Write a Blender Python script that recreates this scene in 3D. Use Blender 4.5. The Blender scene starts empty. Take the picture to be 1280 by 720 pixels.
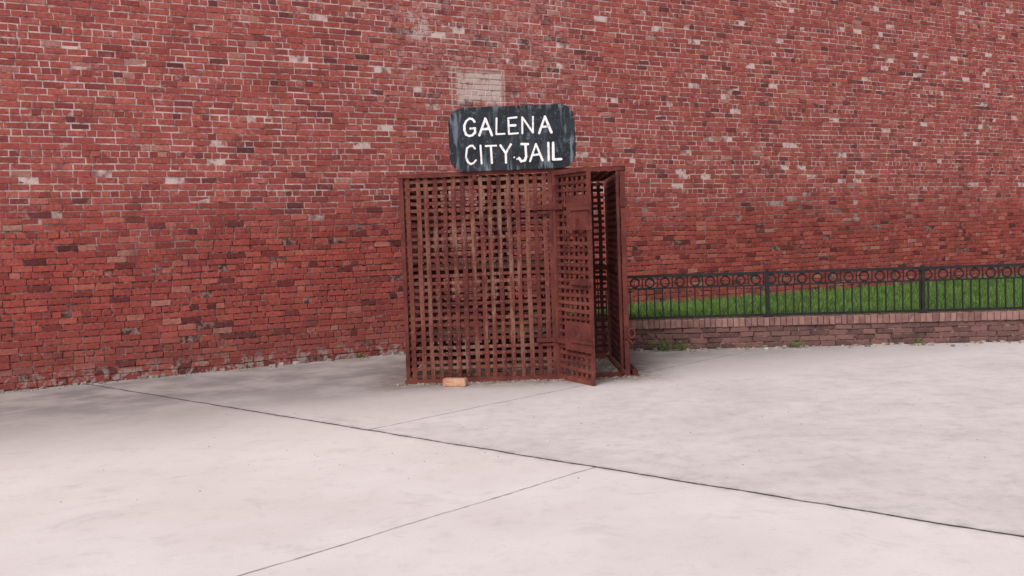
import bpy, math, random, bmesh
from mathutils import Vector, Matrix
R = random.Random(7)
sc = bpy.context.scene
sc.view_settings.view_transform='Standard'
sc.view_settings.look='None'
sc.view_settings.exposure=0

# ------------------------------------------------------------ helpers
class MB:
    def __init__(s): s.v=[]; s.f=[]; s.a=[]
    def add(s,vs,fs,a=0.0):
        b=len(s.v); s.v.extend([tuple(x) for x in vs]); s.f.extend([tuple(b+i for i in f) for f in fs]); s.a.extend([a]*len(vs))
    def box(s,c,ex,ey,ez,a=0.0):
        c=Vector(c); ex=Vector(ex); ey=Vector(ey); ez=Vector(ez)
        vs=[c+ex*i+ey*j+ez*k for i in(-.5,.5) for j in(-.5,.5) for k in(-.5,.5)]
        s.add(vs,[(0,1,3,2),(4,6,7,5),(0,4,5,1),(2,3,7,6),(0,2,6,4),(1,5,7,3)],a)
    def abox(s,x0,x1,y0,y1,z0,z1,a=0.0):
        s.box(((x0+x1)/2,(y0+y1)/2,(z0+z1)/2),(x1-x0,0,0),(0,y1-y0,0),(0,0,z1-z0),a)
    def bar(s,p0,p1,w,t,segs=1,jit=0.0,a=None):
        if a is None: a=R.random()
        p0=Vector(p0);p1=Vector(p1);w=Vector(w);t=Vector(t)
        vs=[];fs=[]
        wn=w.normalized()
        ph=R.random()*6; am=jit*R.uniform(.3,1.6)
        for i in range(segs+1):
            q=p0.lerp(p1,i/segs)
            if jit: q=q+wn*(math.sin(ph+i*.35)*am+R.uniform(-jit,jit)*.35)
            k=1+ (R.uniform(-.09,.09) if jit else 0)
            for sw,st in((-.5,-.5),(.5,-.5),(.5,.5),(-.5,.5)):
                vs.append(q+w*sw*k+t*st)
        for i in range(segs):
            b=i*4
            for j in range(4):
                fs.append((b+j,b+(j+1)%4,b+4+(j+1)%4,b+4+j))
        fs.append((3,2,1,0)); e=segs*4; fs.append((e,e+1,e+2,e+3))
        s.add(vs,fs,a)
    def tube(s,pts,r,n=8,closed=False,a=0.5):
        pts=[Vector(p) for p in pts]; m=len(pts); vs=[];fs=[]
        for i,p in enumerate(pts):
            if closed: d=pts[(i+1)%m]-pts[i-1]
            else: d=pts[min(i+1,m-1)]-pts[max(i-1,0)]
            d.normalize()
            ref=Vector((0,1,0)) if abs(d.y)<.9 else Vector((1,0,0))
            u=d.cross(ref).normalized(); w=d.cross(u)
            for k in range(n):
                an=2*math.pi*k/n
                vs.append(p+u*math.cos(an)*r+w*math.sin(an)*r)
        rng=m if closed else m-1
        for i in range(rng):
            j=(i+1)%m
            for k in range(n):
                fs.append((i*n+k,i*n+(k+1)%n,j*n+(k+1)%n,j*n+k))
        if not closed:
            fs.append(tuple(range(n))); fs.append(tuple((m-1)*n+k for k in reversed(range(n))))
        s.add(vs,fs,a)
    def dome(s,c,n,r,a=0.5):
        c=Vector(c); n=Vector(n).normalized()
        ref=Vector((0,0,1)) if abs(n.z)<.9 else Vector((1,0,0))
        u=n.cross(ref).normalized(); w=n.cross(u)
        vs=[];fs=[];K=6
        for rr,h in((1,0),(.75,.45)):
            for k in range(K):
                an=2*math.pi*k/K; vs.append(c+(u*math.cos(an)+w*math.sin(an))*r*rr+n*r*h)
        for k in range(K): fs.append((k,(k+1)%K,K+(k+1)%K,K+k))
        fs.append(tuple(K+k for k in range(K)))
        s.add(vs,fs,a)
    def chunk(s,c,r,a=0.0,flat=.6):
        vs=[]
        rot=R.random()*6
        for i in(-1,1):
            for j in(-1,1):
                for k in(-1,1):
                    x=i*r*R.uniform(.6,1.1);y=j*r*R.uniform(.4,.9);z=k*r*flat*R.uniform(.5,1)
                    vs.append((c[0]+x*math.cos(rot)-y*math.sin(rot),c[1]+x*math.sin(rot)+y*math.cos(rot),c[2]+z))
        s.add(vs,[(0,1,3,2),(4,6,7,5),(0,4,5,1),(2,3,7,6),(0,2,6,4),(1,5,7,3)],a)
    def obj(s,name,mat,parent=None):
        me=bpy.data.meshes.new(name); me.from_pydata(s.v,[],s.f); me.update()
        at=me.attributes.new('rnd','FLOAT','POINT'); at.data.foreach_set('value',s.a)
        me.materials.append(mat)
        o=bpy.data.objects.new(name,me); sc.collection.objects.link(o)
        if parent: o.parent=parent
        return o

def empty(name,loc=(0,0,0)):
    e=bpy.data.objects.new(name,None); e.location=loc; e.empty_display_size=.2; sc.collection.objects.link(e); return e

class Mat:
    def __init__(s,name,rough=.85,spec=.3):
        s.m=bpy.data.materials.new(name); s.m.use_nodes=True; s.nt=s.m.node_tree
        s.b=s.nt.nodes['Principled BSDF']; s.b.inputs['Roughness'].default_value=rough
        s.b.inputs['Specular IOR Level'].default_value=spec
        s.tc=s.nt.nodes.new('ShaderNodeTexCoord'); s.P=s.tc.outputs['Object']
    def put(s,sock,v):
        if hasattr(v,'is_output'): s.nt.links.new(v,sock)
        elif v is not None: sock.default_value=v
    def math(s,op,a,b=None,c=None,clamp=False):
        n=s.nt.nodes.new('ShaderNodeMath'); n.operation=op; n.use_clamp=clamp
        s.put(n.inputs[0],a); s.put(n.inputs[1],b)
        if c is not None: s.put(n.inputs[2],c)
        return n.outputs[0]
    def noise(s,scale,detail=4,rough=.55,vec=None,dist=0,col=False):
        n=s.nt.nodes.new('ShaderNodeTexNoise'); n.inputs['Scale'].default_value=scale
        n.inputs['Detail'].default_value=min(detail,3) if scale<12 else min(detail,2); n.inputs['Roughness'].default_value=rough
        n.inputs['Distortion'].default_value=dist
        s.put(n.inputs['Vector'],vec if vec is not None else s.P)
        return n.outputs['Color' if col else 'Fac']
    def scaled(s,x,y,z):
        n=s.nt.nodes.new('ShaderNodeMapping'); s.put(n.inputs['Vector'],s.P); n.inputs['Scale'].default_value=(x,y,z); return n.outputs[0]
    def ramp(s,f,stops,interp='LINEAR'):
        n=s.nt.nodes.new('ShaderNodeValToRGB'); n.color_ramp.interpolation=interp
        e=n.color_ramp.elements
        while len(e)<len(stops): e.new(.5)
        for el,(p,c) in zip(e,stops): el.position=p; el.color=(c[0],c[1],c[2],1)
        s.put(n.inputs[0],f); return n.outputs[0]
    def mr(s,v,a,b,c=0,d=1,smooth=True):
        n=s.nt.nodes.new('ShaderNodeMapRange'); n.interpolation_type='SMOOTHSTEP' if smooth else 'LINEAR'
        s.put(n.inputs[0],v)
        for i,x in enumerate((a,b,c,d)): n.inputs[i+1].default_value=x
        return n.outputs[0]
    def mix(s,f,a,b,mode='MIX'):
        n=s.nt.nodes.new('ShaderNodeMix'); n.data_type='RGBA'; n.blend_type=mode
        s.put(n.inputs[0],f)
        for i,v in((6,a),(7,b)):
            if isinstance(v,tuple) and len(v)==3: v=(*v,1)
            s.put(n.inputs[i],v)
        return n.outputs[2]
    def sep(s):
        n=s.nt.nodes.new('ShaderNodeSeparateXYZ'); s.put(n.inputs[0],s.P); return n.outputs
    def attr(s,name='rnd'):
        n=s.nt.nodes.new('ShaderNodeAttribute'); n.attribute_name=name; return n.outputs['Fac']
    def bump(s,h,strength=.5,dist=.01):
        n=s.nt.nodes.new('ShaderNodeBump'); n.inputs['Strength'].default_value=strength; n.inputs['Distance'].default_value=dist
        s.put(n.inputs['Height'],h); s.nt.links.new(n.outputs[0],s.b.inputs['Normal'])
    def color(s,c):
        if isinstance(c,tuple) and len(c)==3: c=(*c,1)
        s.put(s.b.inputs['Base Color'],c)
    def rough(s,v): s.put(s.b.inputs['Roughness'],v)

# ------------------------------------------------------------ materials
def brick_mat():
    m=Mat('old_brick',.9,.2)
    a=m.attr()
    c=m.ramp(a,[(0,(.10,.030,.032)),(.12,(.22,.046,.042)),(.35,(.33,.067,.056)),(.6,(.40,.086,.070)),(.8,(.45,.115,.090)),(.93,(.50,.16,.125)),(1,(.44,.22,.18))])
    x,y,z=m.sep()
    n1=m.noise(1.1,3,.6); n2=m.noise(28,2,.65); n3=m.noise(7,3,.75); n4=m.noise(2.4,3,.7,None,.5)
    c=m.mix(m.mr(n1,.35,.7,0,.3),c,(.32,.066,.058))
    c=m.mix(1,c,m.ramp(n2,[(.3,(.70,.70,.70)),(.7,(1.18,1.15,1.13))]),'MULTIPLY')
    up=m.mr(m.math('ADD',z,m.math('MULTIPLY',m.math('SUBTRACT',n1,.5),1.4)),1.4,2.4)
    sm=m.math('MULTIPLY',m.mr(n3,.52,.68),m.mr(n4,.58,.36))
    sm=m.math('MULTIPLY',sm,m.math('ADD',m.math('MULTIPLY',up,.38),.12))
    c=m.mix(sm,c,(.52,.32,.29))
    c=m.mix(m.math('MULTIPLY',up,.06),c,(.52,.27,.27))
    c=m.mix(m.math('MULTIPLY',m.mr(n4,.54,.70),m.mr(n3,.38,.6,.1,.5)),c,(.12,.035,.035))
    def box(x0,x1,z0,z1,e=.03):
        return m.math('MULTIPLY',m.math('MULTIPLY',m.mr(x,x0-e,x0+e),m.mr(x,x1-e,x1+e,1,0)),m.math('MULTIPLY',m.mr(z,z0-e,z0+e),m.mr(z,z1-e,z1+e,1,0)))
    pw=m.math('MULTIPLY',box(-.78,-.05,3.44,3.90,.05),m.mr(m.noise(4,3,.7),.34,.50))
    c=m.mix(m.math('MULTIPLY',pw,.88),c,(.62,.50,.46))
    outl=m.math('SUBTRACT',box(-.88,0.0,3.34,3.96,.008),box(-.855,-.025,3.365,3.935,.008),None,True)
    c=m.mix(m.math('MULTIPLY',outl,.6),c,(.6,.47,.45))
    b2=m.math('MULTIPLY',box(-1.5,-1.2,4.3,4.62,.08),m.mr(n3,.42,.55))
    c=m.mix(m.math('MULTIPLY',b2,.75),c,(.6,.5,.47))
    pz=m.math('MULTIPLY',box(-1.9,1.2,3.5,6.4,.5),m.mr(n3,.42,.62))
    c=m.mix(m.math('MULTIPLY',pz,.34),c,(.55,.36,.34))
    st=m.mr(m.noise(1,3,.6,m.scaled(2.2,1,.35)),.55,.8,0,.4)
    c=m.mix(st,c,(.13,.04,.04))
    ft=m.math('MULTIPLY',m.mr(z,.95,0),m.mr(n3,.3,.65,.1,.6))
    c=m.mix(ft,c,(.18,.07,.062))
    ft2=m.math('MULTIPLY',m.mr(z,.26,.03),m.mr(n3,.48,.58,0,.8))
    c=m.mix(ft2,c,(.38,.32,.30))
    m.color(c)
    m.bump(n2,.6,.008)
    return m.m
def mortar_mat():
    m=Mat('lime_mortar',.95,.15)
    x,y,z=m.sep()
    n=m.noise(1.1,3,.6); n2=m.noise(14,2,.7)
    up=m.mr(m.math('ADD',z,m.math('MULTIPLY',m.math('SUBTRACT',n,.5),1.8)),1.4,2.5)
    lo=m.mix(m.mr(n2,.38,.68),(.085,.035,.032),(.34,.19,.17))  # low joints: dark mortar, darkened further to paint in shadow between bricks
    hi=m.mix(m.mr(m.noise(4,3,.75),.36,.58),(.27,.12,.11),(.66,.50,.47))
    c=m.mix(up,lo,hi)
    m.color(c); m.bump(n2,.6,.006)
    return m.m
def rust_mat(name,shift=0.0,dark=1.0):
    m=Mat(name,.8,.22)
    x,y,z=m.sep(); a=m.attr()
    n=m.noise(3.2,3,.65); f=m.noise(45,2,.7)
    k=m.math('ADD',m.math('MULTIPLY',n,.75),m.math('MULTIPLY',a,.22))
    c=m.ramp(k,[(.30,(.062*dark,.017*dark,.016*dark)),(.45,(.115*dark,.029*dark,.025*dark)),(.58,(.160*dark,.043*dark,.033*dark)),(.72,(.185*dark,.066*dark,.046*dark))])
    if shift<.5:
        v=m.noise(1,3,.65,m.scaled(14,14,2.2))
        mid=m.math('MULTIPLY',m.mr(m.math('ABSOLUTE',m.math('SUBTRACT',x,-.35)),.9,.2),m.mr(m.math('ADD',v,m.math('MULTIPLY',m.math('SUBTRACT',a,.5),.16)),.47,.65))
        c=m.mix(m.math('MULTIPLY',mid,.58),c,(.30,.18,.13))
        c=m.mix(m.mr(m.noise(17,2,.7),.60,.72,0,.45),c,(.30,.14,.105))
    elif dark>.9: c=m.mix(m.mr(m.noise(11.5,3,.75),.58,.72,0,.35),c,(.26,.11,.085))
    c=m.mix(m.mr(f,.55,.75,0,.5),c,(.045,.016,.014))
    m.color(c); m.bump(f,.6,.005)
    return m.m
def pavement_mat():
    m=Mat('concrete_paving',.88,.25)
    x,y,z=m.sep()
    wob=m.math('MULTIPLY',m.math('SUBTRACT',m.noise(2.5,3,.6),.5),.05)
    s=m.math('ADD',m.math('SUBTRACT',m.math('ADD',m.math('MULTIPLY',x,.681),m.math('MULTIPLY',y,.732)),5.084),wob)
    t=m.math('ADD',m.math('SUBTRACT',m.math('MULTIPLY',x,.732),m.math('MULTIPLY',y,.681)),wob)
    def per(v,off,p):
        q=m.math('DIVIDE',m.math('SUBTRACT',v,off),p)
        return m.math('MULTIPLY',m.math('ABSOLUTE',m.math('SUBTRACT',q,m.math('ROUND',q))),p)
    far=m.math('GREATER_THAN',s,0.0); near=m.math('SUBTRACT',1.0,far)
    lc=m.math('MULTIPLY',m.mr(per(t,-6.38,6.0),.006,.014,1,0),far)
    lb=m.math('MULTIPLY',m.mr(per(t,-4.04,6.0),.005,.012,1,0),near)
    la=m.mr(m.math('ABSOLUTE',s),.009,.017,1,0)
    n=m.noise(.8,3,.6); f=m.noise(60,2,.7); g=m.noise(6,3,.75)
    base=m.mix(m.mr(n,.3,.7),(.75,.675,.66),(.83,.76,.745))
    grey=m.mix(m.mr(m.noise(1.6,3,.65),.32,.68),(.24,.218,.21),(.40,.36,.35))
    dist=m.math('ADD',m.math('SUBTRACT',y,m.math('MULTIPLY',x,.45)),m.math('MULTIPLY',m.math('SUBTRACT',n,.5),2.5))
    d=m.mr(dist,8.0,12.0)  # paving tone turns greyer and darker towards the wall
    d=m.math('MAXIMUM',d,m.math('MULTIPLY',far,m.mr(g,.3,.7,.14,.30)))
    c=m.mix(d,base,grey)
    c=m.mix(m.mr(g,.5,.75,0,.16),c,(.38,.33,.31))
    c=m.mix(m.mr(m.noise(2.3,3,.8,None,.6),.54,.72,0,.18),c,(.36,.31,.295))
    c=m.mix(m.mr(f,.55,.8,0,.3),c,(.36,.32,.31))
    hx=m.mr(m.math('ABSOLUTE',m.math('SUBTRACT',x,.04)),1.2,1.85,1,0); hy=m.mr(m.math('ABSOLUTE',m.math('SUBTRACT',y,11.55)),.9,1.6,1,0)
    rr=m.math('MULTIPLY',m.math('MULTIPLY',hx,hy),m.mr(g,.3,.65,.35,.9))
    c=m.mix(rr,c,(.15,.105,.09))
    c=m.mix(m.math('MULTIPLY',m.mr(m.math('ABSOLUTE',s),.09,.0),m.mr(g,.35,.65,.05,.45)),c,(.28,.23,.22))
    c=m.mix(m.math('MULTIPLY',la,m.mr(g,.3,.5,.65,.95)),c,(.04,.036,.034))
    c=m.mix(m.math('MULTIPLY',m.math('MAXIMUM',lc,lb),m.mr(g,.35,.6,.4,.72)),c,(.12,.10,.095))
    m.color(c); m.bump(m.math('SUBTRACT',m.math('MULTIPLY',f,.5),m.math('MULTIPLY',la,2.0)),.35,.006)
    return m.m
def simple(name,c1,c2,scale=6,rough=.85,useattr=False,bump=.4,spec=.3):
    m=Mat(name,rough,spec)
    n=m.noise(scale,3,.65)
    f=m.mr(n,.3,.7)
    if useattr: f=m.math('ADD',m.math('MULTIPLY',f,.35),m.math('MULTIPLY',m.attr(),.65))
    m.color(m.mix(f,c1,c2)); m.bump(m.noise(scale*6,2,.6),bump,.005)
    return m.m

M_brick=brick_mat(); M_mortar=mortar_mat()
M_rust=rust_mat('rusted_iron'); M_rustdoor=rust_mat('rusted_red_iron',.55,1.12); M_rustshade=rust_mat('rusted_iron_shaded',.5,.72)  # inner bars get a darker rust copy: the cell's shade put into colour
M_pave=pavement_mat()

# ------------------------------------------------------------ brick building wall
def brick_at(mb,u0,u1,z0,z1,a,proud=0.0,j=.0022,ch=.004):
    def jj(): return R.uniform(-j,j)
    cs=[(u0,z0),(u1,z0),(u1,z1),(u0,z1)]
    inn=[(1,1),(-1,1),(-1,-1),(1,-1)]
    js=[(jj(),jj()) for _ in range(4)]
    vs=[]
    for (u,z),d in zip(cs,js): vs.append((u+d[0],.03,z+d[1]))
    yo=-proud
    for (u,z),d in zip(cs,js): vs.append((u+d[0],yo+ch*.9,z+d[1]))
    tl=R.uniform(-.0022,.0022); tv=R.uniform(-.002,.002)
    for (u,z),d,(iu,iz) in zip(cs,js,inn): vs.append((u+d[0]+iu*ch,yo+tl*iu+tv*iz,z+d[1]+iz*ch))
    fs=[]
    for k in range(4):
        l=(k+1)%4
        fs.append((k,l,4+l,4+k)); fs.append((4+k,4+l,8+l,8+k))
    fs.append((8,9,10,11))
    mb.add(vs,fs,a)

building=empty('brick_building',(0,14.59,0)); building.rotation_euler=(0,0,math.atan(.6))
mb=MB()
U0,U1,H=-11.0,17.5,8.2
CH=.0775; BL=.222; J=.014
row=0; z=0.0
while z<H:
    header=(row%6==4)
    L=BL/2 if header else BL
    u=U0+(L/2 if row%2 else 0)+R.uniform(-.05,.05)
    rowoff=R.uniform(-.003,.003)
    while u<U1:
        l=L*R.uniform(.88,1.10)
        if (not header) and R.random()<.09: l=L*.5
        r=R.random()
        a=min(1,max(0,R.gauss(.50,.20)))
        if r<.035: a=R.uniform(0,.1)
        if r>.98: a=R.uniform(.9,1)
        pr=R.uniform(-.002,.004)
        q=R.random()
        if q<.04: pr=R.uniform(-.009,-.003)
        elif q<.07: pr=R.uniform(.004,.009)
        if R.random()<.005: u+=l; continue
        zo=rowoff+.009*math.sin(u*.7+row*.05)+.006*math.sin(u*1.9+1+row*.11)*(1+.3*math.sin(row))
        lowr=z<1.95
        jj=J*(.85 if lowr else 1.0)*R.uniform(.6,1.4)
        brick_at(mb,u+jj/2,u+l-jj/2,z+zo+jj/2,z+CH+zo-jj/2,a,pr,.0045 if lowr else .0032)
        u+=l
    z+=CH; row+=1
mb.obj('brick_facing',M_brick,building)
mm=MB(); mm.abox(U0,U1,.0060,.40,-.1,H,0)
mm.obj('mortar_backing',M_mortar,building)
mm=MB(); mm.abox(U0-.05,U1+.05,-.06,.46,H+.04,H+.16,0)
mm.obj('parapet_coping',simple('coping_stone',(.3,.27,.25),(.42,.38,.35)),building)
mm=MB(); mm.abox(U0,U1,.41,9,-.1,H-.3,0)
mm.obj('building_body',simple('plain_brick',(.2,.06,.05),(.3,.09,.08)),building)

# ------------------------------------------------------------ ground
g=MB(); S=400
g.add([(-S,-S,-.006),(S,-S,-.006),(S,S,-.006),(-S,S,-.006)],[(0,1,2,3)])
g.obj('ground',simple('earth_ground',(.16,.14,.12),(.24,.21,.18),.5))
g=MB(); g.add([(-30,-20,0),(30,-20,0),(30,40,0),(-30,40,0)],[(0,1,2,3)])
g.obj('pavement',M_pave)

# ------------------------------------------------------------ jail cell
cell=empty('jail_cell',(0,0,0))
X0,X1,XH=-1.15,1.20,.45
YF,YB=10.70,12.42
HT=2.22
CP,RP,BW,RW,T=.0995,.0775,.046,.034,.007
def lattice(mb,o,ud,w,h,n,front='v',cp=CP,rp=RP,rivets=True,bw=BW,rw=RW,z0=.03,jit=.0035,upv=(0,0,1)):
    o=Vector(o); ud=Vector(ud).normalized(); n=Vector(n).normalized(); up=Vector(upv)
    nc=max(2,round(w/cp)); nr=max(2,round((h-z0)/rp)); cpx=w/nc; rpx=(h-z0)/nr
    ov=n*(-T*.5) if front=='v' else n*(-T*1.55)
    oh=n*(-T*1.55) if front=='v' else n*(-T*.5)
    us=[cpx*(i+.5)+R.uniform(-.006,.006) for i in range(nc)]
    zs=[z0+rpx*(i+.5)+R.uniform(-.006,.006) for i in range(nr)]
    for u in us:
        mb.bar(o+ud*u+ov+up*z0,o+ud*(u+R.uniform(-.006,.006))+ov+up*h,ud*bw*R.uniform(.92,1.08),n*T,nr,jit)
    for zz in zs:
        mb.bar(o+up*zz+oh,o+up*(zz+R.uniform(-.005,.005))+ud*w+oh,up*rw,n*T,nc,jit)
    if rivets:
        for u in us:
            for zz in zs:
                mb.dome(o+ud*u+up*zz+n*0.0,n,.0105,.9)
mb=MB(); lattice(mb,(X0+.03,YF,0),(1,0,0),XH-X0-.05,HT-.03,(0,-1,0),'v'); mb.obj('front_bars',M_rust,cell)
mb=MB(); lattice(mb,(X0+.03,YB,0),(1,0,0),X1-X0-.06,HT-.03,(0,-1,0),'h',rivets=False); mb.obj('rear_bars',M_rustshade,cell)
mb=MB(); lattice(mb,(X0,YF+.03,0),(0,1,0),YB-YF-.06,HT-.03,(-1,0,0),'v',rivets=False); mb.obj('left_side_bars',M_rustshade,cell)
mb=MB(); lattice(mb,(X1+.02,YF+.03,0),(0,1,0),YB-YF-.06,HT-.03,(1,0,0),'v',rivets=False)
mb.obj('right_side_bars',M_rustshade,cell)
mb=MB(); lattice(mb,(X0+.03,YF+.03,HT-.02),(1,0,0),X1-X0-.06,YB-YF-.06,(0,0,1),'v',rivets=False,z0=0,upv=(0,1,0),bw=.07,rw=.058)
mb.obj('roof_bars',M_rustshade,cell)
mb=MB()
def angle_post(x,y,sx,sy,z0=0,z1=HT,w=.05):
    mb.bar((x+sx*w/2,y,z0),(x+sx*w/2,y,z1),(w,0,0),(0,.008,0),20,.0015)
    mb.bar((x,y+sy*(w/2+.005),z0),(x,y+sy*(w/2+.005),z1),(0,w,0),(.008,0,0),20,.0015)
e=.012
angle_post(X0-e,YF-e,1,1,w=.04); angle_post(X1+e+.022,YF-e,-1,1,w=.05)
angle_post(X0-e,YB+e+.01,1,-1); angle_post(X1+e+.022,YB+e+.01,-1,-1)
mb.bar((XH-.012,YF-.014,.02),(XH-.012,YF-.014,HT),(.042,0,0),(0,.009,0),20,.0012)
mb.bar((X1-.045,YF-.0,.02),(X1-.045,YF-.0,HT),(.03,0,0),(0,.04,0),10,.001)
mb.bar((X0-.015,YF-.022,HT-.008),(X1+.035,YF-.022,HT+.001),(0,0,.036),(0,.008,0),26,.0025)
mb.bar((X0-.025,YF+.02,HT+.014),(X1+.04,YF+.02,HT+.024),(0,.085,0),(0,0,.008),26,.0025)
mb.bar((X0-.03,YB+.03,HT),(X1+.045,YB+.03,HT),(0,0,.05),(0,.008,0),20,.002)
mb.bar((X0-.022,YF,HT),(X0-.022,YB,HT),(0,0,.05),(.008,0,0),20,.002)
mb.bar((X1+.045,YF,HT),(X1+.045,YB,HT),(0,0,.05),(.008,0,0),20,.002)
mb.bar((X0-.03,YF-.028,.022),(XH+.02,YF-.028,.022),(0,0,.036),(0,.012,0),20,.002)
mb.bar((X0-.03,YF-.06,.006),(X1+.13,YF-.06,.006),(0,.06,0),(0,0,.010),20,.002)
mb.bar((XH+.04,YF+.03,.02),(X1-.02,YF+.03,.02),(0,.05,0),(0,0,.034),10,.002)
mb.bar((X1+.095,YF-.02,.028),(X1+.065,YB+.05,.028),(.06,0,0),(0,0,.052),10,.002)
mb.bar((X1-.03,YF+.08,.016),(X1-.03,YB,.016),(.035,0,0),(0,0,.028),10,.002)
mb.bar((X0+.02,YB-.03,.03),(X1-.06,YB-.03,.03),(0,.03,0),(0,0,.055),10,.002)
for zz in (1.12,):
    mb.bar((X0+.02,YB-.02,zz),(X1-.02,YB-.02,zz),(0,0,.06),(0,.008,0),20,.002)
    mb.bar((X1-.004,YF+.05,zz),(X1-.004,YB-.03,zz),(0,0,.06),(.008,0,0),20,.002)
mb.obj('frame',M_rustdoor,cell)
mb=MB()
for zz in (1.83,.42):
    mb.box((XH-.10,YF-.026,zz),(.21,0,0),(0,.009,0),(0,0,.045),.2)
    mb.box((XH-.09,YF-.028,zz-.052),(.13,0,0),(0,.007,0),(0,0,.024),.2)
    mb.tube([(XH+.018,YF-.035,zz-.05),(XH+.018,YF-.035,zz+.05)],.017,10)
    for k in (-.17,-.11,-.05): mb.dome((XH+k,YF-.031,zz),(0,-1,0),.011)
mb.bar((X1+.02,YF-.03,1.86),(X1+.20,YF-.035,1.835),(0,0,.03),(0,.010,0),4,.002)
mb.tube([(X1+.2+.03*math.cos(a),YF-.036,1.835+.02*math.sin(a)) for a in [k*math.pi/5 for k in range(10)]],.007,6,True)
mb.box((X1+.015,YF-.028,1.86),(.08,0,0),(0,.012,0),(0,0,.09))
mb.box((X1+.015,YF-.028,.47),(.07,0,0),(0,.012,0),(0,0,.14))
mb.tube([(X1+.06+.035*math.cos(a),YF-.05,.46+.05*math.sin(a)) for a in [k*math.pi/6 for k in range(12)]],.008,6,True)
mb.tube([(X1+.02,YF-.03,.40),(X1+.07,YF-.045,.35),(X1+.085,YF-.05,.38)],.009,6)
mb.obj('hinges_and_keepers',M_rustdoor,cell)
mb=MB()
for zz in (.42,1.22):
    for k in range(4):
        yy=YB-.12-k*.15
        mb.bar((X0+.12,yy,zz),(XH-.1+R.uniform(-.06,.06),yy,zz+R.uniform(-.006,.006)),(0,.135,0),(0,0,.028),8,.002,R.random())
    for xx in (X0+.35,-.3,XH-.35):
        mb.box((xx,YB-.36,zz-.035),(.05,0,0),(0,.66,0),(0,0,.035),.3)
for k in range(5):
    xx=-.9+k*.3
    mb.chunk((xx+R.uniform(-.1,.1),YF+.35+R.uniform(0,.5),.03),R.uniform(.06,.16),R.random(),.18)
mb.obj('bunk_boards',simple('weathered_boards',(.16,.09,.065),(.40,.27,.19),9,.85,True),cell)

door=empty('door',(XH+.018,YF-.035,0)); door.parent=cell
dv=Vector((.80-XH-.018,10.03-YF+.035,0)); ang=math.atan2(dv.y,dv.x); door.rotation_euler=(0,math.radians(.6),ang)
DW=dv.length
mb=MB()
lattice(mb,(.02,0,0),(1,0,0),DW-.04,HT-.03,(0,-1,0),'h',cp=.096,rp=.0775,bw=.036,rw=.036,z0=.02)
mb.obj('door_bars',M_rustdoor,door)
mb=MB()
def bx(x0,x1,y0,y1,z0,z1): mb.abox(x0,x1,y0,y1,z0,z1,R.random())
mb.bar((.022,-.005,.0),(.022,-.005,HT-.01),(.04,0,0),(0,.03,0),20,.001)
mb.bar((DW-.014,-.005,-.005),(DW-.014,-.005,HT-.01),(.036,0,0),(0,.03,0),20,.001)
mb.bar((.045,-.006,HT-.03),(DW-.035,-.006,HT-.03),(0,0,.045),(0,.026,0),8,.001)
mb.bar((.045,-.006,.03),(DW-.035,-.006,.03),(0,0,.05),(0,.026,0),8,.001)
bx(DW*.42,DW+.006,-.034,-.022,1.58,1.93)
bx(DW*.30,DW+.006,-.036,-.023,.34,.64)
bx(DW*.50,DW+.008,-.035,-.023,1.02,1.07)
mb.bar((DW*.55,-.042,1.80),(DW+.05,-.042,1.80),(0,0,.035),(0,.012,0),3,.001)
mb.bar((DW*.5,-.043,.44),(DW+.03,-.043,.44),(0,0,.03),(0,.012,0),3,.001)
for px in (DW*.48,DW*.7,DW*.93):
    for pz in (1.61,1.76,1.90): mb.dome((px,-.034,pz),(0,-1,0),.012)
    for pz in (.37,.5,.61): mb.dome((px,-.036,pz),(0,-1,0),.012)
mb.tube([(DW*.75,-.04,1.70),(DW*.75,-.075,1.69),(DW*.75,-.075,1.60),(DW*.75,-.04,1.59)],.009,8)
for zz in (1.83,.42):
    mb.box((.10,-.03,zz),(.22,0,0),(0,.010,0),(0,0,.05),.3)
mb.obj('door_frame_and_lock_plates',M_rustdoor,door)

# ------------------------------------------------------------ sign
sign=empty('jail_sign',(.056,YF-.05,2.575)); sign.rotation_euler=(0,math.radians(-.3),0)
def rrect(w,h,r,n=8):
    pts=[]
    for cx,cz,a0 in((w/2-r,h/2-r,0),(-w/2+r,h/2-r,90),(-w/2+r,-h/2+r,180),(w/2-r,-h/2+r,270)):
        for k in range(n+1):
            a=math.radians(a0+90*k/n); pts.append((cx+r*math.cos(a),cz+r*math.sin(a)))
    return pts
mb=MB()
p=rrect(1.335,.675,.165); q=rrect(1.325,.665,.16); n=len(p)
vs=[(x,-.012,z) for x,z in q]+[(x,-.008,z) for x,z in p]+[(x,.012,z) for x,z in p]
fs=[tuple(range(n))]
for k in range(n):
    l=(k+1)%n; fs+= [(k,l,n+l,n+k),(n+k,n+l,2*n+l,2*n+k)]
fs.append(tuple(reversed(range(2*n,3*n)))); mb.add(vs,fs)
ms=Mat('black_sign_paint',.6,.3)
v=ms.noise(1,3,.7,ms.scaled(16,16,2.5)); n1=ms.noise(5,3,.7); n2=ms.noise(40,2,.7)
x,y,z=ms.sep()
edge=ms.math('MAXIMUM',ms.mr(ms.math('ABSOLUTE',x),.45,.66),ms.math('MAXIMUM',ms.mr(z,-.15,-.33),ms.mr(z,.27,.335)))
msk=ms.math('MULTIPLY',ms.mr(v,.5,.66),ms.math('ADD',ms.math('MULTIPLY',edge,.6),.15))
c=ms.mix(ms.mr(n1,.35,.7),(.008,.010,.015),(.020,.026,.036))
c=ms.mix(msk,c,(.20,.23,.27))
c=ms.mix(ms.mr(n2,.64,.76,0,.45),c,(.22,.24,.27))
c=ms.mix(ms.mr(ms.noise(9,3,.8),.57,.68,0,.4),c,(.16,.19,.22))
ms.color(c); ms.bump(n2,.3,.003)
mb.obj('board',ms.m,sign)
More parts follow.
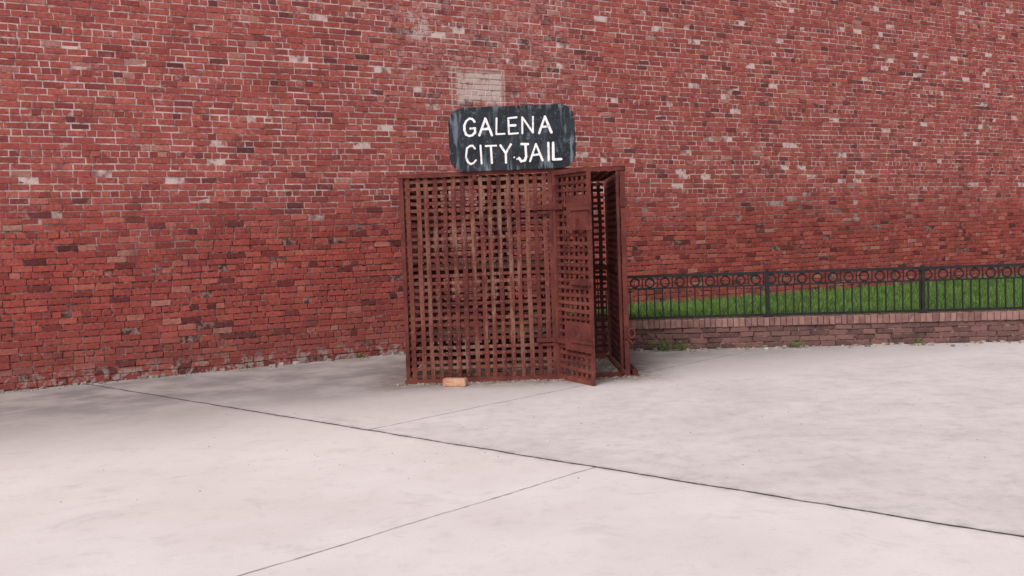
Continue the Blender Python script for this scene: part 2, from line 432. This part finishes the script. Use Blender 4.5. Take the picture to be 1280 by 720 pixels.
G={
'G':[[(.95,.80),(.78,.96),(.5,1),(.22,.88),(.04,.62),(.03,.36),(.18,.12),(.45,0),(.75,.04),(.95,.2),(.96,.44),(.58,.44)]],
'A':[[(0,0),(.52,1),(1,0)],[(.2,.36),(.8,.38)]],
'L':[[(0.05,1),(0,0),(1,.02)]],
'E':[[(.95,1),(.02,.98),(0,0),(1,.02)],[(0,.52),(.82,.54)]],
'N':[[(0,0),(.03,1),(.95,.02),(1,1)]],
'C':[[(.95,.82),(.75,.97),(.48,1),(.2,.87),(.04,.62),(.04,.36),(.2,.1),(.48,0),(.78,.04),(.98,.2)]],
'I':[[(.5,1),(.5,0)]],
'T':[[(0,.98),(1,1)],[(.5,1),(.5,0)]],
'Y':[[(0,1),(.5,.5),(1,1)],[(.5,.5),(.48,0)]],
'J':[[(.35,1),(1,1)],[(.75,1),(.76,.28),(.6,.04),(.28,0),(.02,.2)]]}
K=.00856
rows=[('GALENA',[(581,595),(600,615),(621,631),(636,647),(653,667),(674,689)],171,150.5),
      ('CITYJAIL',[(582,594),(599,603),(607,620),(625,638),(647,659),(661,677),(682,686),(690,700)],205,183.5)]
mb=MB(); cnt=0
for word,xs,yb,yt in rows:
    for chh,(xa,xb) in zip(word,xs):
        ua=(xa-640)*K; ub=(xb-640)*K
        zb=(175.5-yb)*K+R.uniform(-.006,.006); zt=(175.5-yt)*K+R.uniform(-.006,.006)
        for st in G[chh]:
            pts=[(ua+(ub-ua)*a+R.uniform(-.004,.004),zb+(zt-zb)*b+R.uniform(-.004,.004)) for a,b in st]
            w=R.uniform(.019,.027)
            for i,(px,pz) in enumerate(pts):
                cnt+=1; yy=-.0135-.0003*(cnt%12)
                K8=10
                mb.add([(px+w/2*math.cos(2*math.pi*k/K8)*R.uniform(.9,1.15),yy,pz+w/2*math.sin(2*math.pi*k/K8)*R.uniform(.9,1.15)) for k in range(K8)],[tuple(range(K8))])
                if i+1<len(pts):
                    cnt+=1; yy=-.0135-.0003*(cnt%12)
                    qx,qz=pts[i+1]; d=Vector((qx-px,qz-pz)); nn=Vector((-d.y,d.x)).normalized()*w/2
                    w2=R.uniform(.75,1.2)
                    mb.add([(px-nn.x,yy,pz-nn.y),(qx-nn.x*w2,yy,qz-nn.y*w2),(qx+nn.x*w2,yy,qz+nn.y*w2),(px+nn.x,yy,pz+nn.y)],[(0,1,2,3)])
for (px,pz) in ((.015,-.205),(.045,-.225)):
    mb.add([(px+.009*math.cos(2*math.pi*k/8),-.0175,pz+.009*math.sin(2*math.pi*k/8)) for k in range(8)],[tuple(range(8))])
mw=Mat('white_sign_paint',.6,.3)
c=mw.mix(mw.mr(mw.noise(30,2,.75),.56,.70,0,.7),(.85,.83,.83),(.22,.24,.27)); mw.color(c)
mb.obj('painted_lettering',mw.m,sign)
mb=MB()
for xx in (-.42,.42):
    mb.bar((xx,.019,-.42),(xx,.019,.22),(.04,0,0),(0,.008,0),6,.001)
mb.obj('brackets',M_rustdoor,sign)

# ------------------------------------------------------------ planter wall with fence and grass
sl=-.10
def PY(x): return 13.05+sl*(x-1.5)
PX0,PX1=.35,11.0
plen=math.hypot(PX1-PX0,(PX1-PX0)*sl)
pw=empty('planter_wall',(PX0,PY(PX0),0)); pw.rotation_euler=(0,0,math.atan(sl))
M_pb=simple('planter_brick',(.07,.042,.040),(.24,.12,.105),11,.92,True,.7)
M_cap=simple('planter_cap_brick',(.15,.075,.07),(.36,.20,.175),11,.92,True,.7)
mb=MB(); z=0
for r in range(4):
    u=(.1 if r%2 else 0)
    while u<plen:
        l=.21*R.uniform(.8,1.2)
        brick_at(mb,u+.007,u+l-.007,z+.006,z+.066,R.random(),R.uniform(-.010,.012),.007,.006)
        u+=l
    z+=.068
mb.obj('courses',M_pb,pw)
mb=MB(); u=0
while u<plen:
    l=.075*R.uniform(.9,1.1)
    brick_at(mb,u+.004,u+l-.004,.276,.385+R.uniform(-.006,.006),R.random(),.02+R.uniform(-.006,.006),.004,.007)
    mb.box((u+l/2,.09,.335),(l-.008,0,0),(0,.215,0),(0,0,.098+R.uniform(-.006,.006)),R.random())
    u+=l
mb.obj('rowlock_cap',M_cap,pw)
mb=MB(); mb.abox(0,plen,.012,.2,-.05,.372)
mb.abox(-.2,-.002,.0,1.6,-.05,.372)
mb.obj('core',M_mortar,pw)

fence=empty('iron_fence',(PX0,PY(PX0)+.09,0)); fence.rotation_euler=(0,0,math.atan(sl))
M_iron=simple('black_iron',(.008,.008,.010),(.018,.018,.021),11,.5,False,.2,.35)
mb=MB()
zb,z2,zt=.415,.80,.96
mb.abox(0,plen,-.02,.02,zt-.018,zt+.018)
mb.abox(0,plen,-.012,.012,z2-.010,z2+.010)
mb.abox(0,plen,-.016,.016,zb-.014,zb+.014)
u=.05
while u<plen:
    mb.abox(u-.0085,u+.0085,-.0085,.0085,zb+.014,z2-.010); u+=.105
u=.1
while u<plen:
    mb.tube([(u+.056*math.cos(a),0,(z2+zt)/2-.004+.058*math.sin(a)) for a in [j*math.pi/8 for j in range(16)]],.0105,6,True)
    mb.tube([(u+.0975,0,z2+.01),(u+.0975,0,zt-.018)],.008,6)
    u+=.195
u=0.02
while u<plen:
    mb.abox(u-.022,u+.022,-.022,.022,.375,zt+.03); mb.dome((u,0,zt+.03),(0,0,1),.03)
    mb.abox(u-.05,u+.05,-.05,.05,.386,.394)
    u+=1.95 if u>1 else 2.95
mb.obj('rails_and_balusters',M_iron,fence)

def WY(x): return 14.59+.6*x
mg=Mat('grass_green',.8,.15)
c=mg.mix(mg.math('ADD',mg.math('MULTIPLY',mg.attr(),.65),mg.math('MULTIPLY',mg.mr(mg.noise(1.5,3,.6),.3,.7),.35)),(.045,.10,.022),(.18,.29,.07))
c=mg.mix(mg.mr(mg.noise(3.5,3,.7),.56,.72,0,.45),c,(.20,.21,.09))
mg.color(c)
mb=MB()
mb.add([(PX0,PY(PX0)+.15,.355),(PX1,PY(PX1)+.15,.355),(PX1,WY(PX1)+.02,.40),(PX0,WY(PX0)+.02,.375)],[(0,1,2,3)],.05)
for i in range(26000):
    x=PX0+(PX1-PX0)*R.random()**1.25; y=R.uniform(PY(x)+.22,WY(x)-.03)
    h=R.uniform(.04,.13)*(1.5 if R.random()<.08 else 1); a=R.random()*6.28; w=R.uniform(.004,.009)
    lx,ly=R.gauss(0,.035),R.gauss(0,.035); z0=.355
    dx,dy=math.cos(a)*w,math.sin(a)*w
    mb.add([(x-dx,y-dy,z0),(x+dx,y+dy,z0),(x+dx*.6+lx*.4,y+dy*.6+ly*.4,z0+h*.6),(x-dx*.6+lx*.4,y-dy*.6+ly*.4,z0+h*.6),(x+lx,y+ly,z0+h)],[(0,1,2,3),(3,2,4)],R.random())
mb.obj('grass',mg.m)

# ------------------------------------------------------------ loose brick
bm=bmesh.new(); bmesh.ops.create_cube(bm,size=1)
bmesh.ops.scale(bm,vec=(.245,.105,.08),verts=bm.verts)
bmesh.ops.bevel(bm,geom=list(bm.edges),offset=.006,segments=2,affect='EDGES')
bmesh.ops.subdivide_edges(bm,edges=[e for e in bm.edges if e.calc_length()>.05],cuts=5,use_grid_fill=True)
for v_ in bm.verts: v_.co+=Vector((R.uniform(-1,1),R.uniform(-1,1),R.uniform(-1,1)))*.0013
me=bpy.data.meshes.new('loose_brick'); bm.to_mesh(me); bm.free()
lb=bpy.data.objects.new('loose_brick',me); sc.collection.objects.link(lb)
lb.location=(-.625,10.38,.041); lb.rotation_euler=(0,0,math.radians(-14))
me.materials.append(simple('orange_brick',(.44,.21,.12),(.62,.37,.26),11,.9,False,.7))

# ------------------------------------------------------------ debris, weeds
mb=MB()
for i in range(300):
    x=R.uniform(-8,.6); y=WY(x)-abs(R.gauss(0,.09))-.02
    r=R.uniform(.005,.018) if R.random()<.93 else R.uniform(.025,.045)
    mb.chunk((x,y,r*.35),r,R.random()*.8)
for i in range(300):
    x=R.uniform(X0-.1,X1+.15); y=YF-.06-abs(R.gauss(0,.10))
    r=R.uniform(.004,.015); mb.chunk((x,y,r*.35),r,R.random())
for i in range(300):
    x=R.uniform(X0+.05,X1-.05); y=R.uniform(YF+.1,YB-.05); r=R.uniform(.005,.025); mb.chunk((x,y,r*.3),r,R.random(),.35)
for i in range(200):
    x=R.uniform(.4,9); y=PY(x)-abs(R.gauss(0,.12))-.02; r=R.uniform(.008,.035); mb.chunk((x,y,r*.35),r,R.random())
for i in range(110):
    x=R.uniform(-3.5,3.5); y=R.uniform(6,10.3); r=R.uniform(.002,.006); mb.chunk((x,y,r*.3),r,.3+R.random()*.4)
mb.obj('debris',simple('rubble',(.14,.09,.075),(.55,.48,.44),11,.9,True,.5))
def weed(name,cx,cy,h,n):
    mb=MB()
    for i in range(n):
        a=R.random()*6.28; r=R.uniform(.02,h*.9); zz=R.uniform(.01,h)*(1-.4*r/h)
        c=Vector((cx+math.cos(a)*r,cy+math.sin(a)*r*.6,zz)); L=R.uniform(.018,.045); w=L*.32
        d=Vector((math.cos(a+R.uniform(-.6,.6)),math.sin(a),R.uniform(-.3,.7))).normalized(); s_=d.cross(Vector((0,0,1))).normalized()*w
        mb.add([c,c+d*L*.5+s_,c+d*L,c+d*L*.5-s_],[(0,1,2,3)],R.random())
        if i%4==0: mb.tube([(cx,cy,0),tuple((Vector((cx,cy,0))+c)/2+Vector((0,0,.02))),tuple(c)],.0016,4)
    mb.obj(name,mg.m)
weed('weed_plant',1.93,12.85,.20,150)
weed('weed_plant',2.18,12.84,.14,90)
weed('weed_plant',-2.05,13.28,.07,40)
weed('weed_plant',3.6,12.7,.14,80)
weed('weed_plant',5.1,12.55,.10,60)

# ------------------------------------------------------------ light, sky, camera
w=bpy.data.worlds.new('World'); sc.world=w; w.use_nodes=True
nt=w.node_tree; bg=nt.nodes['Background']
sky=nt.nodes.new('ShaderNodeTexSky'); sky.sky_type='NISHITA'; sky.sun_disc=False
D=Vector((-.35,-.72,.85)).normalized()
sky.sun_elevation=math.asin(D.z); sky.sun_rotation=math.atan2(D.x,D.y)
bw=nt.nodes.new('ShaderNodeRGBToBW'); mx=nt.nodes.new('ShaderNodeMix'); mx.data_type='RGBA'; mx.inputs[0].default_value=.9
nt.links.new(sky.outputs[0],bw.inputs[0]); nt.links.new(sky.outputs[0],mx.inputs[6]); nt.links.new(bw.outputs[0],mx.inputs[7])
nt.links.new(mx.outputs[2],bg.inputs[0]); bg.inputs[1].default_value=.15
sl_=bpy.data.lights.new('sun','SUN'); sl_.energy=2.6; sl_.angle=math.radians(30); sl_.color=(1,.945,.92)
so=bpy.data.objects.new('sun',sl_); sc.collection.objects.link(so); so.rotation_euler=D.to_track_quat('Z','Y').to_euler(); so.location=D*30
cam=bpy.data.cameras.new('camera'); co=bpy.data.objects.new('camera',cam); sc.collection.objects.link(co)
cam.lens=35.2; cam.sensor_width=36; cam.clip_end=2000
co.location=(0,0,1.5)
co.rotation_euler=(Matrix.Rotation(math.radians(90-2.75),3,'X')@Matrix.Rotation(math.radians(-2),3,'Z')).to_euler()
sc.camera=co
